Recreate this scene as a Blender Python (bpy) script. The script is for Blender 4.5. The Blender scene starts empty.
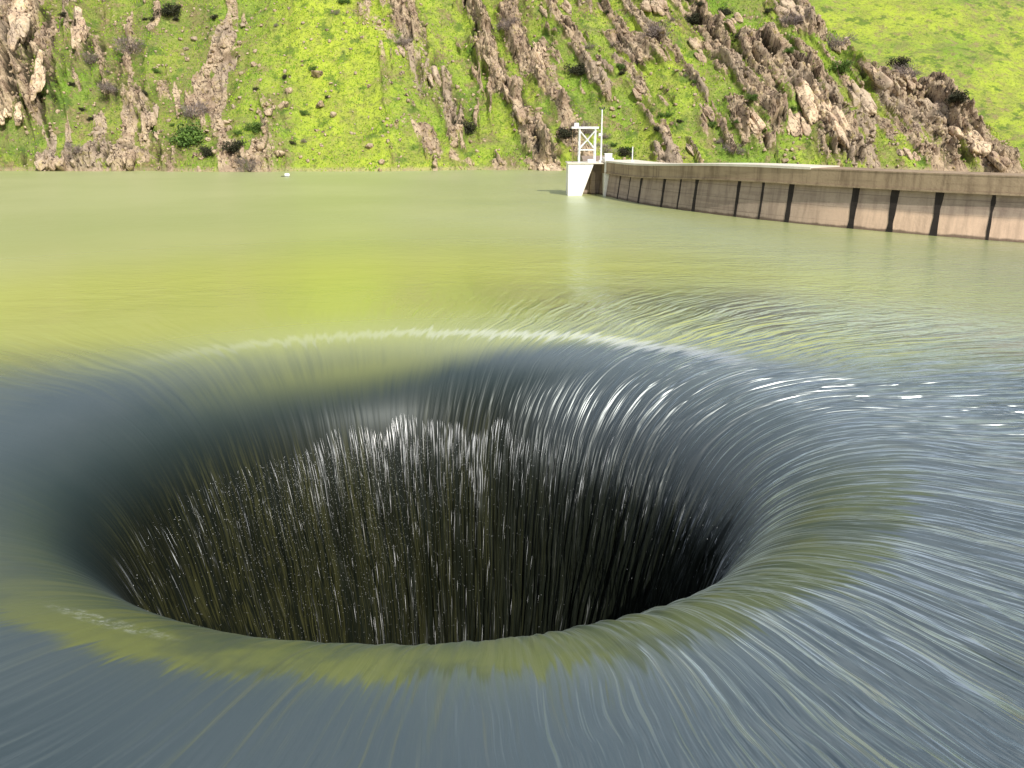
import bpy, math, random
import numpy as np
from mathutils import Vector, Matrix

random.seed(7); RNG = np.random.default_rng(11)
scene = bpy.context.scene
COL = scene.collection
R = math.radians

# ------------------------------------------------------------------ camera
CH = 7.7; PITCH = R(16.1); F = 900.0
cam_d = bpy.data.cameras.new("camera"); cam = bpy.data.objects.new("camera", cam_d)
COL.objects.link(cam); scene.camera = cam
cam.location = (0, 0, CH); cam.rotation_euler = (R(90) - PITCH, 0, 0)
cam_d.sensor_width = 36; cam_d.lens = 36 * F / 1024; cam_d.clip_end = 4000; cam_d.clip_start = .05

def project(P):
    x = P[:, 0]; y = P[:, 1]; z = P[:, 2] - CH
    d = y * math.cos(PITCH) - z * math.sin(PITCH)
    u = y * math.sin(PITCH) + z * math.cos(PITCH)
    return 512 + F * x / d, 384 - F * u / d, d

# ------------------------------------------------------------------ noise
def _hash(ix, iy, iz, seed):
    h = (ix.astype(np.int64) * 374761393 + iy.astype(np.int64) * 668265263 + iz.astype(np.int64) * 2147483647 + seed * 1274126177) & 0xffffffff
    h = ((h ^ (h >> 13)) * 1274126177) & 0xffffffff
    h = ((h ^ (h >> 16)) * 2246822519) & 0xffffffff
    return ((h ^ (h >> 15)) & 0xffffff) / float(0xffffff)

def vnoise(x, y, z=None, seed=0):
    x = np.asarray(x, float); y = np.asarray(y, float)
    z = np.zeros_like(x) if z is None else np.asarray(z, float)
    x, y, z = np.broadcast_arrays(x, y, z)
    ix = np.floor(x); iy = np.floor(y); iz = np.floor(z)
    fx = x - ix; fy = y - iy; fz = z - iz
    fx = fx * fx * fx * (fx * (fx * 6 - 15) + 10); fy = fy * fy * fy * (fy * (fy * 6 - 15) + 10); fz = fz * fz * (3 - 2 * fz)
    def c(a, b, d): return _hash(ix + a, iy + b, iz + d, seed)
    def pl(d):
        a = c(0, 0, d) * (1 - fx) + c(1, 0, d) * fx
        b = c(0, 1, d) * (1 - fx) + c(1, 1, d) * fx
        return a * (1 - fy) + b * fy
    if np.all(fz == 0): return pl(0) * 2 - 1
    return (pl(0) * (1 - fz) + pl(1) * fz) * 2 - 1

def fbm(x, y, z=None, oct=5, seed=0, gain=.5):
    s = 0; a = 1; n = 0
    z = 0 * np.asarray(x, float) if z is None else z
    for i in range(oct):
        s = s + a * vnoise(x * 2**i + 17.3 * i, y * 2**i - 9.1 * i, z * 2**i + (3.7 * i if np.any(z) else 0), seed + i)
        n += a; a *= gain
    return s / n * 1.5

def sstep(a, b, x):
    t = np.clip((x - a) / (b - a), 0, 1); return t * t * (3 - 2 * t)

# ------------------------------------------------------------------ object helpers
def tag(o, label=None, cat=None, group=None, kind=None):
    if label: o['label'] = label
    if cat: o['category'] = cat
    if group: o['group'] = group
    if kind: o['kind'] = kind
    return o

def empty(name, loc, rz=0):
    o = bpy.data.objects.new(name, None); COL.objects.link(o)
    o.empty_display_size = .3
    o.location = loc; o.rotation_euler = (0, 0, rz); return o

def link(name, me, mat, parent=None, smooth=False):
    o = bpy.data.objects.new(name, me); COL.objects.link(o)
    if mat: me.materials.append(mat)
    if smooth: me.polygons.foreach_set('use_smooth', [True] * len(me.polygons))
    if parent: o.parent = parent
    return o

def np_mesh(name, V, Fq):
    """V (n,3); Fq (m,k) all the same size"""
    V = np.asarray(V, np.float32); Fq = np.asarray(Fq, np.int32); m, k = Fq.shape
    me = bpy.data.meshes.new(name)
    me.vertices.add(len(V)); me.vertices.foreach_set('co', V.ravel())
    me.loops.add(m * k); me.loops.foreach_set('vertex_index', Fq.ravel())
    me.polygons.add(m)
    me.polygons.foreach_set('loop_start', np.arange(0, m * k, k, dtype=np.int32))
    me.update(calc_edges=True); me.validate(); return me

def grid_faces(nu, nv, wrap=False):
    """index = i*nv + j ; i along u, j along v (wrap in v)"""
    i = np.arange(nu - 1)[:, None]; j = np.arange(nv if wrap else nv - 1)[None, :]
    j2 = (j + 1) % nv
    a = i * nv + j; b = (i + 1) * nv + j; c = (i + 1) * nv + j2; d = i * nv + j2
    return np.stack([a, b, c, d], -1).reshape(-1, 4)

def vattr(me, name, arr):
    a = me.attributes.new(name, 'FLOAT', 'POINT'); a.data.foreach_set('value', np.asarray(arr, np.float32).ravel())

class MB:
    def __init__(s): s.v = []; s.f = []
    def add(s, V, Fs):
        n = len(s.v); s.v += [tuple(p) for p in V]; s.f += [tuple(n + i for i in f) for f in Fs]; return s
    def prism(s, pts, off):
        """pts: 3D polygon, off: extrusion vector"""
        n = len(pts); o = Vector(off)
        V = [Vector(p) for p in pts] + [Vector(p) + o for p in pts]
        Fs = [tuple(range(n))[::-1], tuple(range(n, 2 * n))] + [(i, (i + 1) % n, n + (i + 1) % n, n + i) for i in range(n)]
        return s.add(V, Fs)
    def box(s, c, d):
        x, y, z = c; a, b, e = d[0] / 2, d[1] / 2, d[2] / 2
        return s.prism([(x - a, y - b, z - e), (x + a, y - b, z - e), (x + a, y + b, z - e), (x - a, y + b, z - e)], (0, 0, d[2]))
    def bar(s, p, q, r, n=8, r2=None):
        p = Vector(p); q = Vector(q); r2 = r if r2 is None else r2
        d = (q - p).normalized(); a = d.orthogonal().normalized(); b = d.cross(a)
        V = []
        for P, rr in ((p, r), (q, r2)):
            for k in range(n):
                t = 2 * math.pi * k / n; V.append(P + a * rr * math.cos(t) + b * rr * math.sin(t))
        Fs = [(k, (k + 1) % n, n + (k + 1) % n, n + k) for k in range(n)] + [tuple(range(n))[::-1], tuple(range(n, 2 * n))]
        return s.add(V, Fs)
    def build(s, name, mat, parent=None, bevel=0, smooth=False):
        import bmesh
        me = bpy.data.meshes.new(name); me.from_pydata(s.v, [], s.f)
        bm = bmesh.new(); bm.from_mesh(me); bmesh.ops.recalc_face_normals(bm, faces=bm.faces); bm.to_mesh(me); bm.free()
        o = link(name, me, mat, parent, smooth)
        if bevel:
            m = o.modifiers.new('bevel', 'BEVEL'); m.width = bevel; m.segments = 2; m.limit_method = 'ANGLE'
        return o

# ------------------------------------------------------------------ node helpers
class NT:
    def __init__(s, name):
        s.m = bpy.data.materials.new(name); s.m.use_nodes = True; s.t = s.m.node_tree; s.t.nodes.clear()
        s.out = s.n('ShaderNodeOutputMaterial')
    def n(s, typ, **kw):
        o = s.t.nodes.new(typ)
        for k, v in kw.items():
            if k.startswith('i_'): o.inputs[k[2:]].default_value = v
            else: setattr(o, k, v)
        return o
    def l(s, a, b): s.t.links.new(a, b)
    def val(s, sock, v):
        if hasattr(v, 'node'): s.l(v, sock)
        else: sock.default_value = v
    def math(s, op, a, b=0, c=None, clamp=False):
        o = s.n('ShaderNodeMath', operation=op, use_clamp=clamp)
        s.val(o.inputs[0], a); s.val(o.inputs[1], b)
        if c is not None: s.val(o.inputs[2], c)
        return o.outputs[0]
    def ramp(s, v, a, b, lo=0, hi=1, smooth=True):
        o = s.n('ShaderNodeMapRange', interpolation_type='SMOOTHSTEP' if smooth else 'LINEAR')
        s.val(o.inputs[0], v); s.val(o.inputs[1], a); s.val(o.inputs[2], b); s.val(o.inputs[3], lo); s.val(o.inputs[4], hi)
        return o.outputs[0]
    def noise(s, vec, scale, detail=4, rough=.55, dist=0):
        o = s.n('ShaderNodeTexNoise'); s.l(vec, o.inputs['Vector'])
        o.inputs['Scale'].default_value = scale; o.inputs['Detail'].default_value = detail
        o.inputs['Roughness'].default_value = rough; o.inputs['Distortion'].default_value = dist
        return o.outputs[0]
    def mix(s, f, a, b):
        o = s.n('ShaderNodeMix', data_type='RGBA'); s.val(o.inputs[0], f)
        for i, v in ((6, a), (7, b)):
            if hasattr(v, 'node'): s.l(v, o.inputs[i])
            else: o.inputs[i].default_value = (*v, 1)
        return o.outputs[2]
    def attr(s, name): return s.n('ShaderNodeAttribute', attribute_name=name).outputs['Fac']
    def pos(s): return s.n('ShaderNodeTexCoord').outputs['Object']
    def gpos(s): return s.n('ShaderNodeNewGeometry').outputs['Position']
    def comb(s, x, y, z):
        o = s.n('ShaderNodeCombineXYZ'); s.val(o.inputs[0], x); s.val(o.inputs[1], y); s.val(o.inputs[2], z); return o.outputs[0]
    def sep(s, v):
        o = s.n('ShaderNodeSeparateXYZ'); s.l(v, o.inputs[0]); return o.outputs
    def bump(s, h, strength=1, dist=.1, normal=None):
        o = s.n('ShaderNodeBump'); s.val(o.inputs['Strength'], strength); s.val(o.inputs['Distance'], dist); s.l(h, o.inputs['Height'])
        if normal is not None: s.l(normal, o.inputs['Normal'])
        return o.outputs[0]
    def princ(s, col, rough=.9, spec=.3, normal=None, metal=0):
        o = s.n('ShaderNodeBsdfPrincipled'); 
        if hasattr(col, 'node'): s.l(col, o.inputs['Base Color'])
        else: o.inputs['Base Color'].default_value = (*col, 1)
        s.val(o.inputs['Roughness'], rough); o.inputs['Specular IOR Level'].default_value = spec; o.inputs['Metallic'].default_value = metal
        if normal is not None: s.l(normal, o.inputs['Normal'])
        return o.outputs[0]
    def done(s, sh): s.l(sh, s.out.inputs['Surface']); return s.m

# ------------------------------------------------------------------ world and sun
SUN_AZ = (0.45, -0.893); SUN_EL = R(43)
w = bpy.data.worlds.new("World"); scene.world = w; w.use_nodes = True
nt = w.node_tree; bg = nt.nodes['Background']
sky = nt.nodes.new('ShaderNodeTexSky'); sky.sky_type = 'NISHITA'; sky.sun_disc = False
sky.sun_elevation = SUN_EL; sky.sun_rotation = math.atan2(SUN_AZ[0], SUN_AZ[1])
sky.air_density = 1.2; sky.dust_density = 2.0; sky.ozone_density = 1.0
tc = nt.nodes.new('ShaderNodeTexCoord'); mp_ = nt.nodes.new('ShaderNodeMapping'); mp_.inputs['Scale'].default_value = (1, 1, 2.2)
cn = nt.nodes.new('ShaderNodeTexNoise'); cn.inputs['Scale'].default_value = 1.9; cn.inputs['Detail'].default_value = 7; cn.inputs['Roughness'].default_value = .6
cr = nt.nodes.new('ShaderNodeMapRange'); cr.interpolation_type = 'SMOOTHSTEP'; cr.inputs[1].default_value = .44; cr.inputs[2].default_value = .58; cr.inputs[4].default_value = .75
cm = nt.nodes.new('ShaderNodeMix'); cm.data_type = 'RGBA'; cm.inputs[7].default_value = (11, 11.4, 12.2, 1)  # bright clouds added to the unseen sky to whiten the water's reflections
L_ = nt.links.new; L_(tc.outputs['Generated'], mp_.inputs[0]); L_(mp_.outputs[0], cn.inputs['Vector']); L_(cn.outputs[0], cr.inputs[0]); L_(cr.outputs[0], cm.inputs[0])
L_(sky.outputs[0], cm.inputs[6]); L_(cm.outputs[2], bg.inputs[0]); bg.inputs[1].default_value = .10
sd = bpy.data.lights.new('sun', 'SUN'); sd.energy = 5.0; sd.angle = R(.5); sd.color = (1, .95, .86)
so = bpy.data.objects.new('sun', sd); COL.objects.link(so)
sv = Vector((SUN_AZ[0] * math.cos(SUN_EL), SUN_AZ[1] * math.cos(SUN_EL), math.sin(SUN_EL)))
so.rotation_euler = sv.to_track_quat('Z', 'Y').to_euler(); so.location = (60, -80, 100)

scene.view_settings.view_transform = 'Standard'; scene.view_settings.look = 'None'
scene.view_settings.exposure = 0; scene.view_settings.gamma = 1

# ------------------------------------------------------------------ materials
def rock_color(m, p, tone=0):
    big = m.noise(p, .35, 5, .6); fine = m.noise(p, 2.2, 6, .7); spk = m.noise(p, 7, 4, .7)
    c = m.mix(m.ramp(big, .40, .58), tuple(x*(1+.35*tone) for x in (.36, .26, .18)), tuple(x*(1+.30*tone) for x in (.55, .43, .29)))
    c = m.mix(m.ramp(fine, .28, .56), (.16, .11, .07), c)
    c = m.mix(m.math('MULTIPLY', m.ramp(m.noise(p, .09, 3, .5), .5, .62), .55), c, (.38, .31, .24))
    c = m.mix(m.math('MULTIPLY', m.ramp(spk, .52, .66), .65), c, (.62, .50, .38))
    sx = m.sep(p); wv_ = m.math('ADD', m.math('MULTIPLY', sx[0], .93), m.math('MULTIPLY', sx[2], .37)); dv_ = m.math('SUBTRACT', m.math('MULTIPLY', sx[0], .37), m.math('MULTIPLY', sx[2], .93))
    crk = m.noise(m.comb(m.math('MULTIPLY', wv_, .75), m.math('MULTIPLY', dv_, .22), m.math('MULTIPLY', sx[1], .4)), 1, 3, .55)
    crk = m.math('ABSOLUTE', m.math('SUBTRACT', crk, .5))
    c = m.mix(m.math('MULTIPLY', m.ramp(crk, .022, .006), .85), c, (.045, .03, .025))
    lich = m.noise(p, .8, 5, .65)
    c = m.mix(m.math('MULTIPLY', m.ramp(lich, .56, .66), .45), c, (.36, .30, .08))
    return c, fine, spk

def mat_rock(name, tone=0):
    m = NT(name); p = m.gpos()
    c, fine, spk = rock_color(m, p, tone)
    h = m.math('ADD', m.math('MULTIPLY', fine, .7), m.math('MULTIPLY', spk, .25))
    return m.done(m.princ(c, .92, .15, m.bump(h, .8, .25)))

def mat_hill(name, rocky=True):
    m = NT(name); p = m.gpos()
    big = m.noise(p, .045, 4, .6); mid = m.noise(p, .25, 5, .65); fine = m.noise(p, 1.4, 6, .72); spk = m.noise(p, 4.5, 4, .7)
    tiny = m.noise(p, 1.1, 7, .75); patch = m.noise(p, .12, 6, .7)
    g = m.mix(m.ramp(big, .38, .60), (.20, .32, .045), (.36, .44, .06))
    g = m.mix(m.math('MULTIPLY', m.ramp(mid, .44, .62), .80), g, (.22, .24, .08))
    g = m.mix(m.math('MULTIPLY', m.attr('lush'), .9), g, (.42, .50, .055))
    g = m.mix(m.math('MULTIPLY', m.math('ADD', m.attr('dull'), m.math('MULTIPLY', m.ramp(patch, .48, .60), .45), clamp=True), .8), g, m.mix(m.ramp(fine, .4, .6), (.13, .155, .05), (.25, .21, .095)))
    g = m.mix(m.math('MULTIPLY', m.ramp(tiny, .50, .62), .70), g, (.12, .17, .04))
    g = m.mix(m.math('MULTIPLY', m.ramp(fine, .45, .32), .55), g, (.50, .52, .16))
    g = m.mix(m.math('MULTIPLY', m.ramp(m.noise(p, 2.4, 3, .6), .60, .68), .75), g, (.05, .075, .02))
    g = m.mix(m.math('MULTIPLY', m.ramp(spk, .58, .68), .6), g, (.07, .08, .03))
    g = m.mix(m.math('MULTIPLY', m.ramp(spk, .38, .30), .6), g, (.58, .54, .34))
    soil = m.noise(p, .33, 7, .75)
    g = m.mix(m.math('MULTIPLY', m.ramp(soil, .52, .60), m.math('SUBTRACT', .78, m.math('MULTIPLY', m.attr('lush'), .5))), g, m.mix(m.ramp(fine, .4, .6), (.17, .125, .07), (.34, .25, .15)))
    g = m.mix(m.math('MULTIPLY', m.ramp(m.noise(p, .21, 6, .7), .46, .38), .75), g, (.085, .15, .032))
    h = m.math('ADD', m.math('MULTIPLY', fine, 1.2), m.math('MULTIPLY', spk, .5))
    if rocky:
        c, f2, s2 = rock_color(m, p)
        k = m.math('ADD', m.attr('rock'), m.math('MULTIPLY', m.math('SUBTRACT', fine, .5), 1.1))
        k = m.ramp(k, .42, .58)
        dirt = m.mix(.5, (.26, .20, .09), g)
        k0 = m.ramp(m.math('ADD', m.attr('rock'), m.math('MULTIPLY', m.math('SUBTRACT', mid, .5), 1.5)), .22, .5)
        g = m.mix(m.math('MULTIPLY', k0, .6), g, dirt)
        g = m.mix(k, g, c)
        g = m.mix(m.math('MULTIPLY', m.attr('cav'), .88), g, (.035, .032, .018))  # crevice shade painted into the rock and grass colour
        # bleached band just over the water line
        z = m.sep(p)[2]
        g = m.mix(m.math('MULTIPLY', m.ramp(z, .9, .2), .5), g, (.45, .34, .24))
    return m.done(m.princ(g, .95, .08, m.bump(h, 1, .3)))

def mat_concrete(name, base, stain, streak=.6, rough=.85, pale=None, sunlit_band=None):
    m = NT(name); p = m.gpos(); s = m.sep(p)
    v = m.comb(m.math('MULTIPLY', s[0], 1), m.math('MULTIPLY', s[1], 1), m.math('MULTIPLY', s[2], .12))
    run = m.noise(v, 1.6, 5, .65); blot = m.noise(p, .5, 5, .6); fine = m.noise(p, 6, 5, .7)
    board = m.noise(m.comb(m.math('MULTIPLY', s[0], .06), m.math('MULTIPLY', s[1], .06), s[2]), 2.6, 3, .6)
    c = m.mix(m.math('MULTIPLY', m.ramp(run, .42, .68), streak), base, stain)
    c = m.mix(m.math('MULTIPLY', m.ramp(board, .5, .62), .35), c, stain)
    c = m.mix(m.math('MULTIPLY', m.ramp(blot, .45, .7), .35), c, pale or tuple(min(1, x * 1.3) for x in base))
    c = m.mix(m.math('MULTIPLY', m.ramp(fine, .5, .75), .3), c, stain)
    if sunlit_band:   # sunlight on the lower right face, painted in as a pale band
        c = m.mix(m.math('MULTIPLY', m.ramp(m.math('ABSOLUTE', m.math('SUBTRACT', m.math('FRACT', m.math('MULTIPLY', m.math('ADD', s[2], m.math('MULTIPLY', blot, .06)), .95)), .5)), .030, .012), .5), c, (.10, .075, .06))
        zz_ = m.math('ADD', s[2], m.math('MULTIPLY', m.math('SUBTRACT', blot, .5), .5))
        c = m.mix(m.math('MULTIPLY', m.math('MULTIPLY', m.ramp(zz_, 1.75, 1.25), m.ramp(s[0], 19, 29)), .85), c, m.mix(m.ramp(run, .35, .7), sunlit_band, tuple(x * .72 for x in sunlit_band)))
        c = m.mix(m.math('MULTIPLY', m.ramp(zz_, .28, .12), .8), c, (.10, .07, .05))
    return m.done(m.princ(c, rough, .2, m.bump(fine, .5, .05)))

M_ROCK = mat_rock('weathered_rock'); M_PALE = mat_rock('pale_rock', 1)
M_HILL = mat_hill('grassy_slope')
M_FAR = mat_hill('smooth_grass', False)
M_FACE = mat_concrete('dam_face_concrete', (.36, .28, .22), (.17, .12, .10), .55, sunlit_band=(.85, .60, .44))
M_BAND = mat_concrete('dam_parapet_concrete', (.36, .27, .18), (.19, .135, .09), .8)
M_COP = mat_concrete('pale_concrete', (.72, .66, .56), (.5, .44, .36), .3)
M_WHITE = mat_concrete('white_concrete', (.85, .82, .76), (.68, .63, .55), .3)
M_JOINT = mat_concrete('wet_joint', (.035, .028, .025), (.015, .012, .01), .6)
def simple(name, col, rough=.5, spec=.4, metal=0):
    m = NT(name); n = m.noise(m.pos(), 6, 4, .6)
    return m.done(m.princ(m.mix(m.ramp(n, .35, .7), col, tuple(x * .75 for x in col)), rough, spec, None, metal))
M_STEEL = simple('white_painted_steel', (.85, .86, .86), .45)
M_DARK = simple('dark_rubber', (.04, .04, .045), .6)

# ------------------------------------------------------------------ the hillside across the lake
STR = np.array([.40, -1.0]); STR = STR / np.linalg.norm(STR)      # strata run down to the right in the X,Z plane
def ys(X):           # shoreline depth
    return 158 + 5 * vnoise(X / 38, X * 0 + .3, seed=5) + 1.6 * vnoise(X / 7, X * 0 + 1.3, seed=6) + np.clip(X - 20, 0, 80) * .02

def smin(a, b, k):
    h = np.clip(.5 + .5 * (b - a) / k, 0, 1); return b * (1 - h) + a * h - k * h * (1 - h)

def P0(px, py, Y=170.0):
    """picture point to X,Z on the slope near depth Y (used only to lay out where rock bands run)"""
    a = math.atan((py - 384) / F); dep = PITCH + a
    z = CH - Y * math.tan(dep); d = Y * math.cos(PITCH) - (z - CH) * math.sin(PITCH)
    # slope: Y depends on z
    for _ in range(6):
        Yn = 159 + max(z, -4) / .85; z = CH - Yn * math.tan(dep); d = Yn * math.cos(PITCH) - (z - CH) * math.sin(PITCH)
    return (px - 512) / F * d, z

# rock bands: polyline (picture px), half width m, relief m, strength
BANDS = [
 ([(-40,-60),(8,0),(22,40),(42,110)], 5.0, 2.6, 1.0), ([(-10,60),(5,110),(25,130)], 4, 1.0, .7),
 ([(60,-40),(75,0),(92,60),(120,95)], 3.0, 1.4, .78), ([(105,0),(140,45),(165,90)], 2.2, .8, .66),
 ([(120,70),(150,120),(180,165)], 3.2, 1.6, .85), ([(-60,160),(0,163),(70,160),(130,158),(170,166)], 2.0, 1.3, .95),
 ([(170,-60),(190,0),(228,50),(218,95),(240,150)], 3.6, .5, .50), ([(262,8),(240,35),(222,60)], 1.6, .3, .6),
 ([(385,-50),(400,0),(432,70),(452,130)], 3.0, 1.5, .72), ([(370,0),(410,55),(425,90)],1.6,.8,.6),
 ([(455,-40),(478,20),(502,85),(535,145),(548,178)], 2.4, 2.4, .92),
 ([(500,-20),(520,35),(548,95),(590,150)], 2.6, 1.5, .80), ([(545,60),(565,110),(575,150)], 1.8, .9, .7),
 ([(535,-10),(552,25)], 1.5, 1.6, .8), ([(560,-20),(590,20)], 1.2, 1.2, .7),
 ([(400,120),(450,150),(540,172)], 1.4, .4, .55),
 ([(600,-60),(640,0),(690,45),(720,70)], 3.2, 1.6, .82), ([(620,70),(650,105)], 1.8, 1.2, .75), ([(640,120),(670,150)],1.2,.8,.6),
 ([(680,-30),(705,30),(745,80),(775,130)], 3.0, 1.7, .78), ([(690,90),(715,135)], 1.6,1.0,.7),
 ([(745,-60),(790,0),(810,30)], 5.5, 2.2, .95), ([(760,60),(800,95),(850,150)], 6.0, 2.0, .95),
 ([(735,105),(765,145)], 2.2, 1.6, .8),
 ([(820,-60),(860,20),(905,75),(950,115),(1000,165)], 5.2, 2.6, 1.0), ([(900,90),(940,150),(950,170)], 4, 1.2, .9),
 ([(840,80),(880,130),(920,165)], 2.5, .6, .6),
]
def seg_dist(px, pz, A, B):
    ax, az = A; bx, bz = B; dx, dz = bx - ax, bz - az
    t = np.clip(((px - ax) * dx + (pz - az) * dz) / (dx * dx + dz * dz), 0, 1)
    return np.hypot(px - ax - t * dx, pz - az - t * dz)

def rock_field(X, Z):
    wx = X + 2.2 * fbm(X / 7, Z / 7, seed=31, oct=4); wz = Z + 2.2 * fbm(X / 7, Z / 7, seed=37, oct=4)
    rock = np.zeros_like(X); rel = np.zeros_like(X)
    for pts, hw, hh, st in BANDS:
        q = [P0(*p) for p in pts]; d = np.full_like(X, 1e9)
        for a, b in zip(q[:-1], q[1:]): d = np.minimum(d, seg_dist(wx, wz, a, b))
        k = np.clip(1 - d / (hw * 1.5), 0, 1); k = k * k * (3 - 2 * k)
        rock = np.maximum(rock, k * st); rel = np.maximum(rel, k * hh)
    return rock, rel

XL, XR = -175, 175
u = np.linspace(0, 1, 1500)
Xc = np.concatenate([np.linspace(XL, -100, 90, endpoint=False), np.linspace(-100, 108, 1180, endpoint=False), np.linspace(108, XR, 80)])
Qc = np.concatenate([np.linspace(-45, -1.5, 70, endpoint=False), np.linspace(-1.5, 52, 400, endpoint=False), np.linspace(52, 150, 160)])
Xg, Qg = np.meshgrid(Xc, Qc, indexing='ij')
Yg = ys(Xg) + Qg
top = 86 + 8 * vnoise(Xg / 50, Xg * 0, seed=9)
Zm = .85 * Qg
Zm = smin(Zm, top + (Qg - 90) * .12, 16)
Zm = np.where(Qg < 0, .9 * Qg, Zm)
edge = -(Xg - 91) * 1.0 + 3.0 * fbm(Xg / 9, Yg / 9, seed=55, oct=4) - (Yg - 175) * .12
Zm = smin(Zm, edge, 3.0)
Zm = np.maximum(Zm, -42)
# broad gullies and spurs
gl = 3.6 * fbm(Xg / 26 + .15 * Zm / 10, Zm / 60, seed=71, oct=3) * sstep(-2, 16, Zm)
gx, _ = P0(225, 60); gl -= 3.2 * np.exp(-((Xg - gx - (.10 * (Zm - 10))) / 7)**2) * sstep(0, 12, Zm)
rock, rel = rock_field(Xg, Zm)
thr = fbm(Xg / 12, Zm / 12, seed=91, oct=5)
sm = sstep(-30, -22, Xg) * 0   # placeholder for layout symmetry
wq = Xg * (-STR[1]) + Zm * STR[0]; dq = Xg * STR[0] + Zm * STR[1]
strip = fbm((wq + 5.0 * fbm(Xg / 30, Zm / 30, seed=33, oct=2) + 1.2 * thr) / 1.9, dq / 8.5, seed=93, oct=5)
grassy = np.exp(-((Xg - P0(335, 60)[0] - .35 * (16 - Zm)) / 12)**4)
minor = sstep(.22, .50, strip + .35 * fbm(Xg / 18, Zm / 18, seed=94)) * (1 - .9 * grassy)
left_ = sstep(P0(290, 60)[0], P0(240, 60)[0], Xg)
rock = np.clip(rock * (.62 + .75 * sstep(-.45, .35, strip)) * (1 - .28 * left_ * (Xg > P0(50, 60)[0])), 0, 1)
rock = np.maximum(rock, .72 * minor); rel = np.maximum(rel * (.55 + .6 * sstep(-.4, .4, strip)), .95 * minor * (1 - .65 * left_))
rock2 = np.clip(rock + .16 * thr * (rock > .08), 0, 1)
# smooth lush area (left of centre) and top right
lush = np.exp(-((Xg - P0(340, 60)[0] - .35 * (16 - Zm)) / 13)**2) * (1 - rock) + .5 * sstep(.1, .6, fbm(Xg / 14, Zm / 14, seed=17))
lush = np.clip(lush, 0, 1) * (1 - np.clip(rock * 1.5, 0, 1))
# slabby sawtooth relief across the strata
wc = Xg * (-STR[1]) + Zm * STR[0]; dc = Xg * STR[0] + Zm * STR[1]
warp = 5.0 * fbm(Xg / 30, Zm / 30, seed=33, oct=2)
wob = wc + warp + .9 * fbm(Xg / 6, Zm / 6, seed=3, oct=3)
def saw(w, per, sd):
    c = w / per; i = np.floor(c); f = c - i
    amp = .35 + .65 * (vnoise(i * 3.1, dc / 5.0, seed=sd) * .5 + .5)
    prof = np.where(f < .18, f / .18, 1 - (f - .18) / .82)
    return prof * amp
slab = .75 * saw(wob, 4.2, 13) + .30 * saw(wob + .7 * vnoise(dc / 3, wc / 3, seed=2), 1.7, 14)
brk = fbm(dc / 2.6, wc / 1.3, seed=23, oct=4)
def blocks(w, d, bw, bl, sd):
    i = np.floor(w / bw); o = vnoise(i * 1.7, i * 0 + .5, seed=sd) * 3; j = np.floor(d / bl + o)
    h = _hash(i, j, i * 0, sd); t1 = _hash(i, j, i * 0 + 1, sd) - .5; t2 = _hash(i, j, i * 0 + 2, sd) - .5
    return h + (w / bw - i - .5) * t1 * 1.2 + (d / bl + o - j - .5) * t2 * 1.6
blk = blocks(wob, dc, 2.3, 4.8, 5) * 1.25 + blocks(wob + .3, dc + .8, 1.0, 2.1, 6) * .45
disp = gl + rel * (slab * 1.6 + blk * .9 + .15 * brk) + .45 * fbm(Xg / 4.5, Zm / 4.5, seed=44, oct=3) + np.clip(rel, 0, 1.5) * .14 * fbm(wq / 1.0, dq / 2.0, seed=46, oct=4) + .14 * fbm(Xg / 1.3, Zm / 1.3, seed=41, oct=4) * (1 + 2 * rock)
disp += (rock > .3) * .28 * vnoise(np.floor(dc / 1.1 + 2 * brk), np.floor(wob / .7), seed=8) * np.clip(rel, 0, 1.4)
shore = sstep(-1.0, 1.2, Zm)
disp *= .25 + .75 * shore
nY, nZ = -.647, .762
Vh = np.stack([Xg + rel * .15 * brk, Yg + nY * disp, Zm + nZ * disp], -1).reshape(-1, 3)
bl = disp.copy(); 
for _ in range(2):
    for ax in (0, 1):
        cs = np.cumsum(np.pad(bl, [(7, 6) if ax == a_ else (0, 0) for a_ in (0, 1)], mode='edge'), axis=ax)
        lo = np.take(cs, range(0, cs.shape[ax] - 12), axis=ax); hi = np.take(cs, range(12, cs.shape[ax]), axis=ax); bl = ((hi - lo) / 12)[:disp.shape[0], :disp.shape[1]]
cav = np.clip((bl - disp - .04) / .55, 0, 1) * np.clip(rel * 1.5, 0, 1)  # hollows of the relief, mask for the painted crevice shade
me = np_mesh('hillside', Vh, grid_faces(len(Xc), len(Qc)))
dull = np.clip(sstep(P0(265, 60)[0] + 3, P0(215, 60)[0], Xg + 3 * thr) * (.55 + .5 * thr), 0, 1)
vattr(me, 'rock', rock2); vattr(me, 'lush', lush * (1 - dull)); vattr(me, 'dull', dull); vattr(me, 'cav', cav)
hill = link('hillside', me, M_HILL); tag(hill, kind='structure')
hill['label'] = 'steep green grassy hillside with slanting bands of tan rock rising from the lake'

# far smooth hill behind the right ridge
Xf = np.linspace(-40, 420, 300); Qf = np.linspace(0, 260, 220)
Xa, Qa = np.meshgrid(Xf, Qf, indexing='ij')
Ya = 205 + Qa + .0 * Xa
Za = -14 + .62 * Qa + 3.0 * fbm(Xa / 45, Qa / 45, seed=61, oct=4) + .45 * fbm(Xa / 5, Qa / 3, seed=62, oct=4)
Za = smin(Za, 62 + .05 * Qa - .05 * Xa + 5 * fbm(Xa / 60, Qa * 0, seed=63), 12)
me = np_mesh('far_hill', np.stack([Xa, Ya, Za], -1).reshape(-1, 3), grid_faces(len(Xf), len(Qf)))
vattr(me, 'lush', np.clip(.35 + .5 * fbm(Xa / 30, Qa / 30, seed=64), 0, 1))
fh = link('far_hill', me, M_FAR, smooth=True); tag(fh, kind='structure')
fh['label'] = 'smooth bright green hill rising behind the rocky right ridge'

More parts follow.
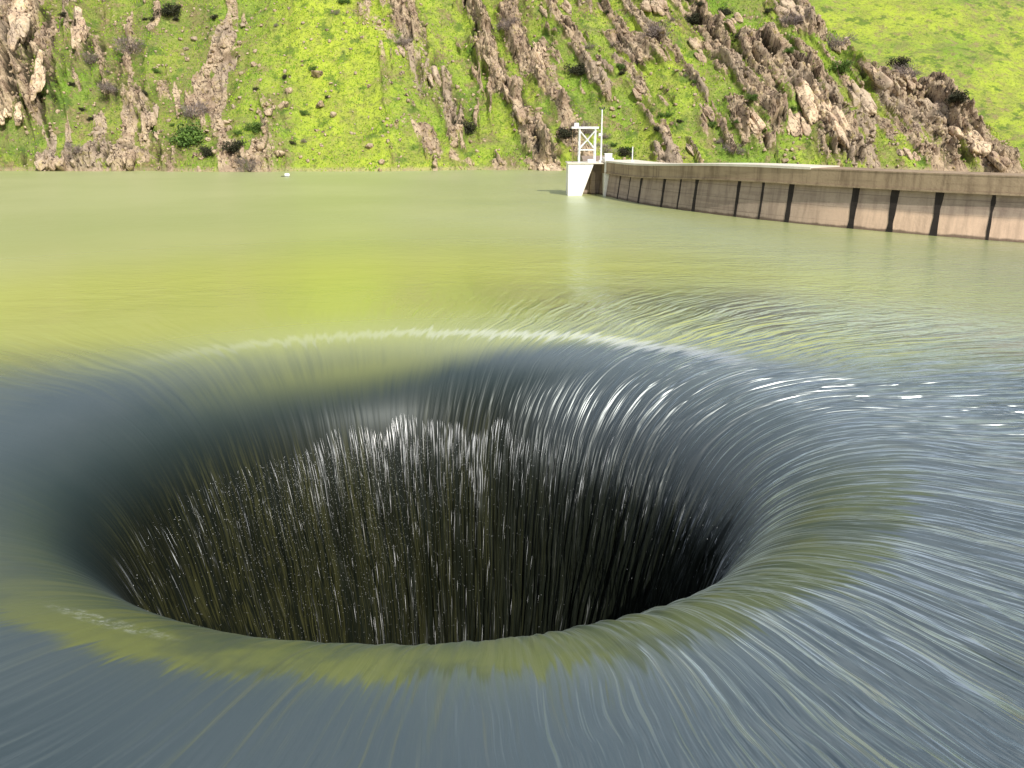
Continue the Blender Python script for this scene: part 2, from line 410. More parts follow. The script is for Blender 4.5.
# depth buffer of the hillside for placing rocks and bushes on it
pu, pv, pd = project(Vh)
OK = (pd > 1) & (pu > -60) & (pu < 1084) & (pv > -60) & (pv < 240)
idx = np.nonzero(OK)[0]; cu = ((pu[idx] + 60) / 2).astype(int); cv = ((pv[idx] + 60) / 2).astype(int)
buf = np.full((600, 200), -1, int); order = np.argsort(-pd[idx]); buf[cu[order], cv[order]] = idx[order]
def on_hill(px, py):
    i, j = int((px + 60) / 2), int((py + 60) / 2)
    for r in range(8):
        s = buf[max(i - r, 0):i + r + 1, max(j - r, 0):j + r + 1]; s = s[s >= 0]
        if len(s): return Vector(Vh[s[0]])
    return None
ROCKF = rock2.reshape(-1)

# ------------------------------------------------------------------ rocks
def block_mesh(n, seed, jag=.16, cuts=None):
    """a craggy block: subdivided cube squeezed, chopped by planes and roughened; unit size"""
    rs = np.random.default_rng(seed)
    V = []; Fs = []; base = 0; g = np.linspace(-1, 1, n)
    idm = {}
    for ax in range(3):
        for sg in (-1, 1):
            ids = np.zeros((n, n), int)
            for i, a in enumerate(g):
                for j, b in enumerate(g):
                    p = [0, 0, 0]; p[ax] = sg; p[(ax + 1) % 3] = a; p[(ax + 2) % 3] = b
                    k = tuple(np.round(p, 4))
                    if k not in idm: idm[k] = len(V); V.append(p)
                    ids[i, j] = idm[k]
            for i in range(n - 1):
                for j in range(n - 1):
                    q = (ids[i, j], ids[i + 1, j], ids[i + 1, j + 1], ids[i, j + 1])
                    Fs.append(q if sg > 0 else q[::-1])
    V = np.array(V, float)
    V = V / (np.linalg.norm(V, axis=1, keepdims=True)**.45)
    for _ in range(cuts or 7):
        nrm = rs.normal(size=3); nrm /= np.linalg.norm(nrm); off = rs.uniform(.55, .95)
        d = V @ nrm - off; V = V - np.outer(np.clip(d, 0, None), nrm)
    s = rs.uniform(0, 50)
    f = fbm(V[:, 0] * 1.6 + s, V[:, 1] * 1.6, V[:, 2] * 1.6 + .01, oct=4, seed=seed % 97)
    V = V * (1 + jag * f[:, None])
    return V, np.array(Fs)

def frame_for(lean, twist=0):
    """slab axes: long axis down to the right along strata in X,Z, leaning back on the slope"""
    long = Vector((STR[0] + lean, .75, -1)) ; long = Vector((STR[0] + lean, -.95, -1.0)).normalized()
    nor = Vector((0, -.647, .762)); side = long.cross(nor).normalized(); nor = side.cross(long).normalized()
    m = Matrix((side, nor, long)).transposed()
    return m @ Matrix.Rotation(twist, 3, 'Z')

def outcrop(px, py, n, ln, wd, hd, label, lean=0, spread=(2.5, 2.5), seed=1):
    c = on_hill(px, py)
    if c is None: return
    rs = random.Random(seed); AV = []; AF = []; nv = 0
    for k in range(n):
        V, Fq = block_mesh(9, seed * 31 + k, .07, 13)
        s = rs.uniform(.6, 1.15)
        sc = np.array([wd * s * rs.uniform(.7, 1.3), hd * s * rs.uniform(.7, 1.2), ln * s * rs.uniform(.7, 1.25)]) / 2
        m = np.array(frame_for(lean + rs.uniform(-.12, .12), rs.uniform(-.35, .35)))
        if k == 0: off = Vector((0, 0, 0))
        else:
            ax = rs.uniform(-1, 1) * spread[0]; az = rs.uniform(-1, 1) * spread[1]
            off = Vector((ax + az * -.35, az * 1.1, az * .9))
        P = (V * sc) @ m.T + np.array(off)
        AV.append(P); AF.append(Fq + nv); nv += len(V)
    me = np_mesh('rock_outcrop', np.concatenate(AV), np.concatenate(AF))
    o = link('rock_outcrop', me, M_PALE if ('pale' in label or 'tan' in label or 'pink' in label) else M_ROCK); o.location = c
    return tag(o, label, 'rock outcrop', 'rock outcrops on the hillside')

OUT = [
 (12,20,7,9,3.2,3,'tall pinkish cliff of stacked blocks at the far left top of the hillside',.0,(3,6)),
 (38,75,5,7,2.6,2.6,'rounded column of pale pink rock ending above grass, second cliff from the left',-.1,(1.2,5)),
 (6,110,4,4,2.5,2,'low tan rock step under the leftmost cliff',.0,(3,2)),
 (80,30,6,5,2,1.8,'grey weathered rock rib right of the leftmost pink cliffs',.0,(2,5)),
 (150,120,6,4.5,2,1.8,'brown rock rib falling to the lake left of the bushy gully',.2,(2,4)),
 (55,160,8,3,1.8,2.2,'low upright brown rocks along the waterline at the far left',-.3,(4.5,.5)),
 (125,160,7,3,1.5,2.2,'row of upright brown rocks at the waterline left of the gully mouth',-.3,(3.6,.5)),
 (430,76,5,4.2,1.6,1.8,'pale slabs with a dark hollow on their left in the middle grass slope',.1,(1.6,1)),
 (490,60,6,7,1.6,2.2,'upper half of the long dark edged rock rib in the middle of the hillside',.1,(1.0,4)),
 (515,105,6,6,1.6,2,'lower half of the long dark edged rock rib in the middle of the hillside',.1,(1.0,4)),
 (545,168,5,4,1.8,1.8,'pale rock foot touching the lake left of the white pier',.1,(2,1.2)),
 (540,60,6,5,1.4,1.3,'thin pinkish rock fins right of the long dark edged rib',.1,(2.4,4)),
 (400,48,4,3.5,1.4,1.2,'small pinkish rock ribs high above the pale slabs',.1,(1.8,2)),
 (545,12,3,4,1.2,1.8,'black shaded rock blade at the top centre of the hillside',.2,(.7,1)),
 (566,8,3,5,1.0,1.4,'slim dark edged blade right of the top centre rock blade',.3,(.5,1)),
 (636,88,4,3,1.5,1.6,'dark cleft rock above the concrete wall and right of the mast',.2,(1.2,1.4)),
 (655,5,6,4,2,1.6,'brown rock mass at the top edge above the mast',.1,(3,2)),
 (700,50,5,3.5,1.6,1.4,'scattered brown rock ribs between mast and big slabs',.2,(3,3)),
 (705,110,4,4,1.2,1.4,'thin rock blade with black shadow just above the wall',.2,(1.4,1.4)),
 (690,148,3,3,1.0,1.2,'short dark blade touching the wall top behind the parapet',.2,(.8,.5)),
 (757,125,4,4.5,1.8,1.8,'reddish brown leaning rock left of the big pale slabs',.1,(1.2,1)),
 (735,20,5,3.5,1.8,1.5,'reddish rock band at the top of the slope left of the grey crag',.2,(2.5,3)),
 (795,12,7,5,2.6,2.6,'grey crag at the top edge above the big pale slabs',.1,(3,2.5)),
 (808,98,6,12,3.6,3.2,'big pale slab with flat tilted face above the middle of the wall',-.1,(3,2)),
 (792,125,5,6,2.6,2.2,'broad lower tan block beneath the big pale tilted slab',-.2,(3,1.3)),
 (836,122,3,9,3,3,'rounded pale pillar standing right of the big tilted slab',-.15,(.8,1.6)),
 (860,98,5,10,3,3,'yellowish slab leaning right of the rounded pale pillar',.0,(1.6,2)),
 (880,80,6,6,2.4,2.6,'cracked tan crag just left of the dark ridge line',.2,(2.2,2)),
 (842,45,4,4,2,1.6,'brown rocks under the round grey bush near the top right',.2,(2.5,1.2)),
 (903,75,6,4.5,2.4,2.4,'dark rocky crest, upper stretch of the right ridge',.3,(2.5,3)),
 (940,110,6,5,2.6,2.8,'deeply shadowed crag, middle stretch of the right ridge',.3,(3,2.5)),
 (968,140,6,5,2.8,2.6,'tan cliff face with black overhang, lower stretch of the right ridge',.3,(2.5,2.5)),
 (1000,160,4,3,2,1.8,'last rocks of the right ridge where it meets the wall top',.4,(2,1)),
 (905,150,4,2.5,1.5,1.0,'small tan stones in the grass pocket above the wall at right',.0,(3,1.5)),
]
for i, a in enumerate(OUT):
    px, py, n, ln, wd, hd, lab, lean, sp = a
    outcrop(px, py, n + 2, ln * .95, wd * .8, hd * .9, lab, lean, (sp[0] * .8, sp[1] * .8), seed=100 + i)

# distinct boulders and a scatter of like ones
protos = []
for s in range(8):
    V, Fq = block_mesh(7, 900 + s, .08, 14); V = V * np.array([1, .8, .65]) * .5
    protos.append(np_mesh('boulder', V, Fq)); protos[-1].materials.append(M_ROCK)
def boulder(px, py, size, label, group):
    c = on_hill(px, py)
    if c is None: return
    o = bpy.data.objects.new('boulder', random.choice(protos)); COL.objects.link(o)
    o.location = c + Vector((0, -.1 * size, .1 * size)); o.scale = (size, size * random.uniform(.7, 1.2), size * random.uniform(.8, 1.3))
    o.rotation_euler = (random.uniform(-.5, .5), random.uniform(-.5, .5), random.uniform(0, 6.28))
    return tag(o, label, 'boulder', group)
BG = 'single boulders lying on the grass slope'
for px, py, s, lab in [
 (316,74,2.6,'dark sided boulder alone in the bright grass left of centre'),
 (285,104,2.6,'large pinkish boulder of the pair low on the bright grass slope'),
 (268,112,2.2,'reddish boulder left of the large pinkish one'), (265,104,1.6,'small red boulder above the reddish one'),
 (320,104,2.0,'round pink boulder right of the pinkish pair'), (332,115,1.5,'small pink boulder furthest right in the lower grass cluster'),
 (260,147,2.6,'flat tan boulder near the shore right of the gully bushes'), (278,154,2.2,'low dark edged boulder at the shore beside the flat tan one'),
 (288,90,1.4,'thin flat stone above the pinkish pair'), (379,22,1.6,'flat reddish stone high in the bright grass'),
 (368,146,1.6,'pale boulder low on the slope left of the long ribs'), (382,163,1.5,'whitish boulder close to the water left of the long ribs'),
 (434,165,1.4,'pale stone by the waterline below the long ribs'), (455,144,1.8,'orange tinted boulder at the base of the middle slope'),
 (210,60,1.6,'pale boulder in the stony gully'), (238,42,1.5,'tan boulder at the upper end of the stony gully'),
 (662,32,1.8,'whitish rock under the top edge right of the mast'), (598,64,1.3,'white stone in the grass above the mast'),
 (785,160,1.6,'grey stone just over the wall below the broad tan block')]:
    boulder(px, py, s, lab, BG)
RS = random.Random(5)
def zone(x0, x1, y0, y1, n, label, smin_, smax_, g='small loose rocks scattered over the hillside'):
    for _ in range(n): boulder(RS.uniform(x0, x1), RS.uniform(y0, y1), RS.uniform(smin_, smax_) * RS.uniform(.6, 1), label, g)
zone(180,255,5,165,80,'small tan rock of the rubble filling the gully at left',.6,1.5,'rubble in the left gully')
zone(255,380,0,168,40,'small rock scattered over the bright grass left of centre',.4,1.1,'rocks on the bright grass left of centre')
zone(380,600,60,172,55,'small rock scattered among the middle ribs',.4,1.2,'rocks among the middle ribs')
zone(600,800,60,160,50,'small rock scattered on the slope above the left half of the wall',.4,1.3,'rocks above the left half of the wall')
zone(820,960,110,168,35,'small rock lying in the grass pocket under the right ridge',.5,1.4,'rocks in the grass pocket under the right ridge')
zone(10,170,100,166,35,'small rock lying on the far left grass bench',.4,1.1,'rocks on the far left grass bench')

# loose stones too many to count
AV = []; AF = []; nv = 0; V0, F0 = block_mesh(3, 5, .2, 3)
cand = idx[(pv[idx] > -5) & (pv[idx] < 178)]
wgt = .25 + ROCKF[cand] * 2.0; wgt /= wgt.sum()
pick = RNG.choice(cand, 3600, replace=False, p=wgt)
for i in pick:
    s = RNG.uniform(.10, .38); A = Matrix.Rotation(RNG.uniform(0, 6.28), 3, 'Z') @ Matrix.Rotation(RNG.uniform(-1, 1), 3, 'X')
    P = (V0 * s * RNG.uniform(.6, 1.2, 3)) @ np.array(A).T + Vh[i] + np.array([0, -.03, .05])
    AV.append(P); AF.append(F0 + nv); nv += len(V0)
st = link('loose_stones', np_mesh('loose_stones', np.concatenate(AV), np.concatenate(AF)), M_ROCK)
tag(st, 'small loose stones littering the grassy and rocky hillside', 'stones', kind='stuff')

# shoreline stones and grass tufts
AV = []; nvt = 0
gsel = idx[(pv[idx] > -8) & (pv[idx] < 180)]
gsel = gsel[RNG.random(len(gsel)) < .5]; gsel = gsel[ROCKF[gsel] < .45]
gsel = RNG.choice(gsel, min(len(gsel), 42000), replace=False)
B = Vh[gsel]; n = len(B); a = RNG.uniform(0, math.pi, n); hgt = RNG.uniform(.08, .32, n); wdt = RNG.uniform(.05, .2, n)
cl = vnoise(B[:, 0] / 1.7, B[:, 2] / 1.7, seed=77); hgt *= (1 + .8 * cl)
dx = np.stack([np.cos(a) * wdt, np.sin(a) * wdt, 0 * a], -1)
tip = B + np.stack([RNG.normal(0, .08, n), RNG.normal(-.08, .08, n), hgt], -1)
V = np.stack([B - dx, B + dx, tip], 1).reshape(-1, 3)
m = NT('grass_blades'); nn = m.noise(m.gpos(), .5, 4, .6); n2 = m.noise(m.gpos(), 5, 2, .5)
c = m.mix(m.ramp(nn, .35, .65), (.15, .30, .03), (.36, .50, .04)); c = m.mix(m.math('MULTIPLY', m.ramp(n2, .55, .7), .6), c, (.08, .12, .03))
MG = m.done(m.princ(c, .9, .1))
gr = link('grass_tufts', np_mesh('grass_tufts', V, np.arange(3 * n).reshape(-1, 3)), MG)
tag(gr, 'tufts of bright spring grass covering the hillside', 'grass', kind='stuff')

# ------------------------------------------------------------------ shrubs
def mat_leaf(name, a, b):
    m = NT(name); n = m.noise(m.pos(), 3, 4, .7)
    return m.done(m.princ(m.mix(m.ramp(n, .35, .65), a, b), .9, .1))
M_BR = {'grey': mat_leaf('grey_twigs', (.30, .25, .23), (.15, .12, .115)), 'green': mat_leaf('olive_leaves', (.15, .24, .05), (.06, .11, .03)),
        'dark': mat_leaf('dark_leaves', (.07, .07, .04), (.025, .03, .02))}
M_STEM = mat_leaf('shrub_bark', (.14, .10, .08), (.07, .05, .04))
def shrub_mesh(kind, seed):
    rs = np.random.default_rng(seed); n = 1500
    cl = rs.normal(size=(14, 3)) * [.35, .35, .22] + [0, 0, .5]
    k = rs.integers(0, 14, n); P = cl[k] + rs.normal(size=(n, 3)) * [.16, .16, .13]; P[:, 2] = np.abs(P[:, 2])
    a = rs.normal(size=(n, 3)); a /= np.linalg.norm(a, axis=1, keepdims=True); b = rs.normal(size=(n, 3)); b = np.cross(a, b); b /= np.linalg.norm(b, axis=1, keepdims=True)
    if kind == 'grey': a = a * .5 + (P - [0, 0, 0]) * .8; la, lb = .065, .012
    else: la, lb = .045, .035
    V = np.stack([P - a * la - b * lb, P + a * la - b * lb * .6, P + a * la + b * lb, P - a * la + b * lb * .6], 1).reshape(-1, 3)
    me = np_mesh('foliage', V, np.arange(4 * n).reshape(-1, 4)); me.materials.append(M_BR[kind])
    mb = MB()
    for c in cl[:9]: mb.bar((0, 0, -.1), tuple(c), .03, 5, .008)
    sm = bpy.data.meshes.new('stem'); sm.from_pydata(mb.v, [], mb.f); sm.materials.append(M_STEM)
    return me, sm
SH = {k: [shrub_mesh(k, 40 + i) for i in range(2)] for k in M_BR}
def shrub(px, py, s, kind, label, group=None, fl=1):
    c = on_hill(px, py)
    if c is None: return
    e = empty('shrub', c + Vector((0, -.1 * s, -.22 * s)), random.uniform(0, 6.28)); s *= .8; e.scale = (s, s, s * fl * .85)
    a, b = random.choice(SH[kind])
    for nme, me_ in (('foliage', a), ('stem', b)):
        o = bpy.data.objects.new(nme, me_); COL.objects.link(o); o.parent = e
    tag(e, label, 'shrub', group or 'shrubs on the hillside')
for a in [
 (132,48,4.5,'grey','bare grey shrub sprawling down the spur left of the gully'),(108,88,3,'grey','bare grey shrub on the rib below the sprawling grey one'),
 (195,112,4.2,'grey','bare purple grey shrub in the mouth of the gully'),(193,138,6,'green','large rounded olive green shrub at the foot of the gully'),
 (170,12,3.6,'dark','dark green shrub near the top edge above the gully'),(235,148,3.0,'dark','dark brown shrub by the shore right of the olive one'),
 (248,166,3.2,'grey','low grey shrub at the waterline right of the gully'),(208,152,2.6,'dark','small dark shrub tucked under the olive green one'),
 (75,150,2.6,'grey','grey shrub on the far left waterline rocks'),(90,60,3,'grey','grey twiggy shrub beside the grey rock rib at left'),
 (467,128,3.6,'dark','black looking shrub left of the long rib, near the shore'),(402,42,2.6,'grey','grey shrub beside the small pinkish ribs'),
 (507,26,3.4,'grey','grey shrub on top of the long rock rib'),(578,70,3.4,'dark','tall dark shrub above the mast'),
 (584,130,4.2,'grey','bare grey shrub directly behind the lattice frame'),(567,135,2.6,'dark','dark shrub just left of the lattice frame'),
 (625,152,2.4,'dark','dark shrub behind the small post on the wall'),(588,46,2.2,'grey','grey shrub high above the mast'),
 (655,35,5,'grey','wide bare grey shrub under the top brown rock mass'),(605,150,3,'grey','grey shrub right of the mast foot'),
 (830,44,5.5,'grey','round grey bush above the big pale slabs'),(790,20,4.2,'grey','grey shrub clinging to the crag at the top'),
 (893,42,4.4,'grey','grey bush on the upper right ridge'),(915,68,4.4,'grey','grey bush halfway down the right ridge'),(935,88,4,'grey','grey bush above the dark overhang'),
 (905,52,3,'dark','dark shrub in the notch of the right ridge'),(955,98,3.4,'dark','dark low shrub along the lower right ridge'),
 (735,150,3,'grey','grey shrub just behind the wall below the reddish leaning rock'),(840,68,3,'green','olive shrub between round bush and pale slabs'),
 (690,20,3,'dark','dark shrub at the top edge between the brown rock masses'),(725,12,2.5,'dark','small dark shrub at the top edge left of the reddish band'),
 (345,0,2.4,'green','low green shrub at the top edge over the bright grass'),(257,128,2.6,'green','green shrub above the flat tan shore boulder')]:
    shrub(*a)
for _ in range(26):
    shrub(RS.uniform(600, 800), RS.uniform(5, 155), RS.uniform(.9, 1.7), RS.choice(['grey', 'dark', 'green']), 'small low shrub dotted over the slope above the wall', 'small shrubs above the wall')
for _ in range(26):
    shrub(RS.uniform(60, 380), RS.uniform(5, 160), RS.uniform(.8, 1.5), RS.choice(['grey', 'dark', 'green']), 'small low shrub dotted over the left hillside', 'small shrubs on the left hillside')

# ------------------------------------------------------------------ lake and the bell mouth
HC = np.array([-2.1, 22.5]); EX = 1.08
S0 = 11.9; PMAX = R(82)
# throat profile: arc length s grows inward
s_in = np.concatenate([np.linspace(0, 10, 230), np.linspace(10.06, 24, 60)])
phi = np.radians(np.interp(s_in, [0, .5, 1, 2, 3, 4, 5, 6, 7.5, 10, 24], [0, 3.2, 8, 17.5, 30, 47, 62, 71, 77, 80, 82]))
kk = np.ones(15) / 15; phi[8:-8] = np.convolve(phi, kk, 'same')[8:-8]
ds = np.diff(s_in, prepend=0)
r_in = S0 - np.cumsum(np.cos(phi) * ds); z_in = -np.cumsum(np.sin(phi) * ds)
dd0 = .10; Ld = 3.0
z_in = z_in - dd0 - (dd0 / Ld) * (S0 - r_in) * np.exp(-s_in / 2)
r_out = S0 + np.concatenate([np.linspace(.06, 5, 80), 5 + np.cumsum(.065 * 1.033**np.arange(172))])
r_out = r_out[r_out < 430]
z_out = -dd0 * np.exp(-(r_out - S0) / Ld)
rr = np.concatenate([r_out[::-1], r_in]); zz = np.concatenate([z_out[::-1], z_in]); arc = np.concatenate([-(r_out[::-1] - S0), s_in])
NTH = 2400; th = np.linspace(0, 2 * math.pi, NTH, endpoint=False)
RRg, THg = np.meshgrid(rr, th, indexing='ij'); A = np.broadcast_to(arc[:, None], RRg.shape); ZZ = np.broadcast_to(zz[:, None], RRg.shape).copy()
ct, sn = np.cos(THg), np.sin(THg)
# streaks running down the flow; they wander slightly
tw = THg + .05 * vnoise(A / 4, ct * 3, sn * 3, seed=4) + .16 * np.log(np.maximum(RRg, 8) / 11.0)
c2, s2 = np.cos(tw), np.sin(tw)
amp = sstep(-20, -2, A) * .036 + sstep(4, 8, A) * .05
rdg = 1 - 2 * np.abs(vnoise(c2 * 40, s2 * 40, A / 5, seed=58))
stk = .5 * rdg + .55 * vnoise(c2 * 26, s2 * 26, A / 6, seed=50) + .5 * vnoise(c2 * 60, s2 * 60, A / 3.5, seed=51) + .25 * vnoise(c2 * 140, s2 * 140, A / 1.6, seed=52)
low = vnoise(ct * 2.4 + 5, sn * 2.4, A / 5, seed=60) * sstep(-14, -2, A) * .10 
calm = .14 + 1.25 * sstep(-.5, .95, np.cos(THg + .30))        # smoother on the left side
disp = amp * stk * calm + low * .5
# break up of the sheet deep in the throat
deep = sstep(5.5, 9, A); disp = disp + deep * .09 * (vnoise(c2 * 48, s2 * 48, A / 2.2, seed=53)) + deep * .05 * vnoise(c2 * 150, s2 * 150, A * 1.2, seed=54)
slope = np.zeros_like(arc); slope[len(r_out):] = phi; SL = slope[:, None]
wavy = .012 * vnoise(RRg * ct / 1.3, RRg * sn / .8, seed=70) * sstep(-3, -12, A) * sstep(260, 20, RRg)
Rd = RRg + disp * -np.sin(SL); Zd = ZZ + disp * np.cos(SL) + wavy
VW = np.stack([Rd * ct * (1 + (EX - 1) * np.exp(-np.maximum(RRg - 12, 0) / 40)), Rd * sn, Zd], -1)
# vertex normals from the full grid, so the two meshes meet without a seam
du = np.gradient(VW, axis=0); dv = (np.roll(VW, -1, 1) - np.roll(VW, 1, 1))
dv[:, :] = dv; N = np.cross(du, dv); N /= np.linalg.norm(N, axis=-1, keepdims=True) + 1e-12
if N[5, 5, 2] < 0: N = -N
split = len(r_out) + int(np.searchsorted(s_in, .45))
EDGEJ = None

def mat_water(name):
    m = NT(name); p = m.pos(); s = m.sep(p)
    xy = m.n('ShaderNodeVectorMath', operation='NORMALIZE'); m.l(m.comb(s[0], s[1], 0), xy.inputs[0])
    c = m.sep(xy.outputs[0])
    rot = m.n('ShaderNodeVectorRotate', rotation_type='Z_AXIS'); m.l(xy.outputs[0], rot.inputs['Vector'])
    lw = m.noise(p, .10, 2, .5)
    m.l(m.math('ADD', m.math('MULTIPLY', m.math('LOGARITHM', m.math('MAXIMUM', m.math('DIVIDE', m.math('SQRT', m.math('ADD', m.math('MULTIPLY', s[0], s[0]), m.math('MULTIPLY', s[1], s[1]))), 11.0), .7), math.e), .16), m.math('MULTIPLY', m.math('SUBTRACT', lw, .5), .14)), rot.inputs['Angle'])
    cw = m.sep(rot.outputs[0]); rad = m.math('SQRT', m.math('ADD', m.math('MULTIPLY', s[0], s[0]), m.math('MULTIPLY', s[1], s[1])))
    arc_ = m.attr('arc')
    wob = m.noise(p, .35, 2, .5)
    wv = m.math('MULTIPLY', m.math('SUBTRACT', wob, .5), 5.0)
    def polar(K, L, seed=0.0):
        return m.comb(m.math('ADD', m.math('MULTIPLY', cw[0], K), m.math('MULTIPLY', wv, K / 140)), m.math('MULTIPLY', cw[1], K), m.math('ADD', m.math('MULTIPLY', arc_, L), seed))
    n1 = m.noise(polar(20, .13), 1, 2, .5); n2 = m.noise(polar(58, .17, 9), 1, 3, .5); n3 = m.noise(polar(170, .3, 4), 1, 2, .5)
    near = m.math('MULTIPLY', m.ramp(arc_, -30, -4), m.ramp(m.math('ADD', m.math('MULTIPLY', arc_, m.ramp(c[1], .1, .5)), 0), -13, -3)); right = m.ramp(c[0], -.35, .8, .14, 2.0)
    hst = m.math('ADD', m.math('MULTIPLY', n1, 1.5), m.math('ADD', m.math('MULTIPLY', n2, .75), m.math('MULTIPLY', n3, .12)))
    rg = m.math('SUBTRACT', 1, m.math('MULTIPLY', m.math('ABSOLUTE', m.math('SUBTRACT', m.noise(polar(36, .22, 15), 1, 2, .5), .5)), 4))
    hst = m.math('ADD', hst, m.math('MULTIPLY', m.math('MULTIPLY', rg, .42), m.ramp(c[0], -.2, .6)))
    hst = m.math('MULTIPLY', m.math('MULTIPLY', hst, near), m.math('MULTIPLY', right, m.math('ADD', m.ramp(arc_, -1, 2.5, 1, .38), m.ramp(arc_, 5, 7, 0, .5))))
    # open-lake ripples, wind drifting towards the hole, stronger to the right
    rp = m.comb(m.math('MULTIPLY', s[0], .55), s[1], 0)
    w1 = m.noise(rp, .9, 3, .6, .6); w2 = m.noise(rp, 2.6, 3, .6, .4); w3 = m.noise(m.comb(m.math('MULTIPLY', s[0], .4), s[1], 5), .12, 2, .5)
    far = m.ramp(arc_, -2, -16); rgt = m.ramp(s[0], -30, 18, .3, 1.25)
    pat = m.ramp(w3, .35, .7, .5, 1.4)
    hrp = m.math('MULTIPLY', m.math('MULTIPLY', m.math('ADD', m.math('MULTIPLY', w1, .38), m.math('MULTIPLY', w2, .30)), far), m.math('MULTIPLY', rgt, pat))
    nrm = m.bump(hst, 1, .13); nrm = m.bump(hrp, 1, .17, nrm)
    # body: murky green water, black in the throat
    w3_ = m.noise(p, .03, 3, .5)
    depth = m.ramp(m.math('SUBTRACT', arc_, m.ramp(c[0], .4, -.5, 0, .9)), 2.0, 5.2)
    blot = m.noise(p, .12, 4, .6)
    body = m.mix(m.ramp(blot, .35, .7), (.018, .032, .032), (.034, .048, .046))
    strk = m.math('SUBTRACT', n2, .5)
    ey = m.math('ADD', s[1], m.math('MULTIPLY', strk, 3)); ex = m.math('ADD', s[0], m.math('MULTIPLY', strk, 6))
    hill_refl = m.math('MULTIPLY', m.math('MULTIPLY', m.ramp(ey, 3.2, 11.5), m.ramp(arc_, -.3, 2.6, 1, .42)), m.ramp(m.math('SUBTRACT', m.math('ADD', arc_, m.math('MULTIPLY', strk, .9)), m.ramp(c[0], 1.0, -.5, 0, 4.6)), .0, -1.8))  # bright hill reflection on the far lake, painted into the body colour
    hill_refl = m.math('MULTIPLY', hill_refl, m.ramp(m.math('SUBTRACT', ex, m.math('MULTIPLY', s[1], .55)), 16, 5, .70, 1))
    body = m.mix(hill_refl, body, m.mix(m.ramp(arc_, -9, -30), (.38, .40, .085), m.mix(m.ramp(w3_, .35, .65), (.32, .345, .105), (.38, .395, .145))))
    # hill reflection and sunlight on the thin near and right lip, painted in green
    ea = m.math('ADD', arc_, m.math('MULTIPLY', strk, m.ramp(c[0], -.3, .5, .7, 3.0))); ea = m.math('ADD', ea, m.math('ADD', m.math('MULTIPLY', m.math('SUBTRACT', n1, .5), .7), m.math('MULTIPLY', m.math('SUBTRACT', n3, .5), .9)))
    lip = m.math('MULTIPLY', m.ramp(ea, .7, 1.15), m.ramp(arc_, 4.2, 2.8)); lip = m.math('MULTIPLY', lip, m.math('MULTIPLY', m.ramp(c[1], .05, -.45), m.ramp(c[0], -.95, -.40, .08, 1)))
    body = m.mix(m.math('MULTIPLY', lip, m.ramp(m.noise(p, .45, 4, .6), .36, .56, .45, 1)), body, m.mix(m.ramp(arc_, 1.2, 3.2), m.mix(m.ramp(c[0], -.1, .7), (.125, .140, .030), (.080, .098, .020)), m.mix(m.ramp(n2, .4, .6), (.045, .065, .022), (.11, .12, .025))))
    ol = m.math('MULTIPLY', m.ramp(m.noise(polar(150, .10, 21), 1, 4, .7), .45, .62), m.math('MULTIPLY', m.ramp(arc_, 3.5, 6), m.ramp(c[0], .75, -.3, .10, 1)))  # olive strands stronger on the left: its sunlit side is put into the colour
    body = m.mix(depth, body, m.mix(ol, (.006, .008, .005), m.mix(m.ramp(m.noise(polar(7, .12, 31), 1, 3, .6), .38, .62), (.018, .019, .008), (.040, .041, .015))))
    dif = m.n('ShaderNodeBsdfDiffuse'); m.l(body, dif.inputs['Color']); m.l(nrm, dif.inputs['Normal'])
    gl = m.n('ShaderNodeBsdfGlossy'); gl.inputs['Color'].default_value = (.90, .98, 1, 1); m.l(nrm, gl.inputs['Normal'])
    m.l(m.math('ADD', m.ramp(arc_, -6, 3, .15, .36), m.ramp(arc_, -10, -45, .05, .18)), gl.inputs['Roughness'])
    fr = m.n('ShaderNodeFresnel'); fr.inputs['IOR'].default_value = 2.1; m.l(nrm, fr.inputs['Normal'])
    fac = m.math('MULTIPLY', m.math('MULTIPLY', fr.outputs[0], m.math('MULTIPLY', m.ramp(arc_, -6, -18, 1.42, .62), m.ramp(c[0], -.5, .6, .72, 1.35))), m.math('MULTIPLY', m.math('MAXIMUM', m.ramp(arc_, 1.2, 4.6, 1, .10), m.math('MULTIPLY', m.ramp(c[0], .05, .6), m.ramp(arc_, 3.2, 7.5, .75, .12))), m.math('SUBTRACT', 1, m.math('MULTIPLY', lip, .55))), clamp=True)
    mx = m.n('ShaderNodeMixShader'); m.l(fac, mx.inputs[0]); m.l(dif.outputs[0], mx.inputs[1]); m.l(gl.outputs[0], mx.inputs[2])
    # broken white water in strands
    f1 = m.noise(polar(210, .10, 2), 1, 4, .7); f2 = m.noise(polar(260, .9, 7), 1, 3, .7); f3 = m.noise(polar(22, .15, 3), 1, 3, .6)
    topb = m.math('MULTIPLY', m.ramp(arc_, 5.2, 6.2), m.ramp(arc_, 8.6, 6.4)); botb = m.math('MULTIPLY', m.ramp(arc_, 9, 14), .45)
    fo = m.math('ADD', m.math('MULTIPLY', f1, .6), m.math('MULTIPLY', f2, .5))
    fo = m.math('ADD', fo, m.math('MULTIPLY', m.math('SUBTRACT', f3, .5), .5))
    fo = m.ramp(fo, .64, .80)
    fo = m.math('MULTIPLY', fo, m.math('MAXIMUM', topb, m.math('MAXIMUM', botb, m.math('MULTIPLY', m.ramp(arc_, 5.4, 7), .08))))
    fx = m.math('ADD', m.math('MULTIPLY', m.math('ADD', s[0], 4.7), .55), m.math('MULTIPLY', m.math('ADD', s[1], 9.0), .25)); fy = m.math('ADD', m.math('MULTIPLY', m.math('ADD', s[1], 9.0), 2.4), m.math('MULTIPLY', m.math('ADD', s[0], 4.7), .9))
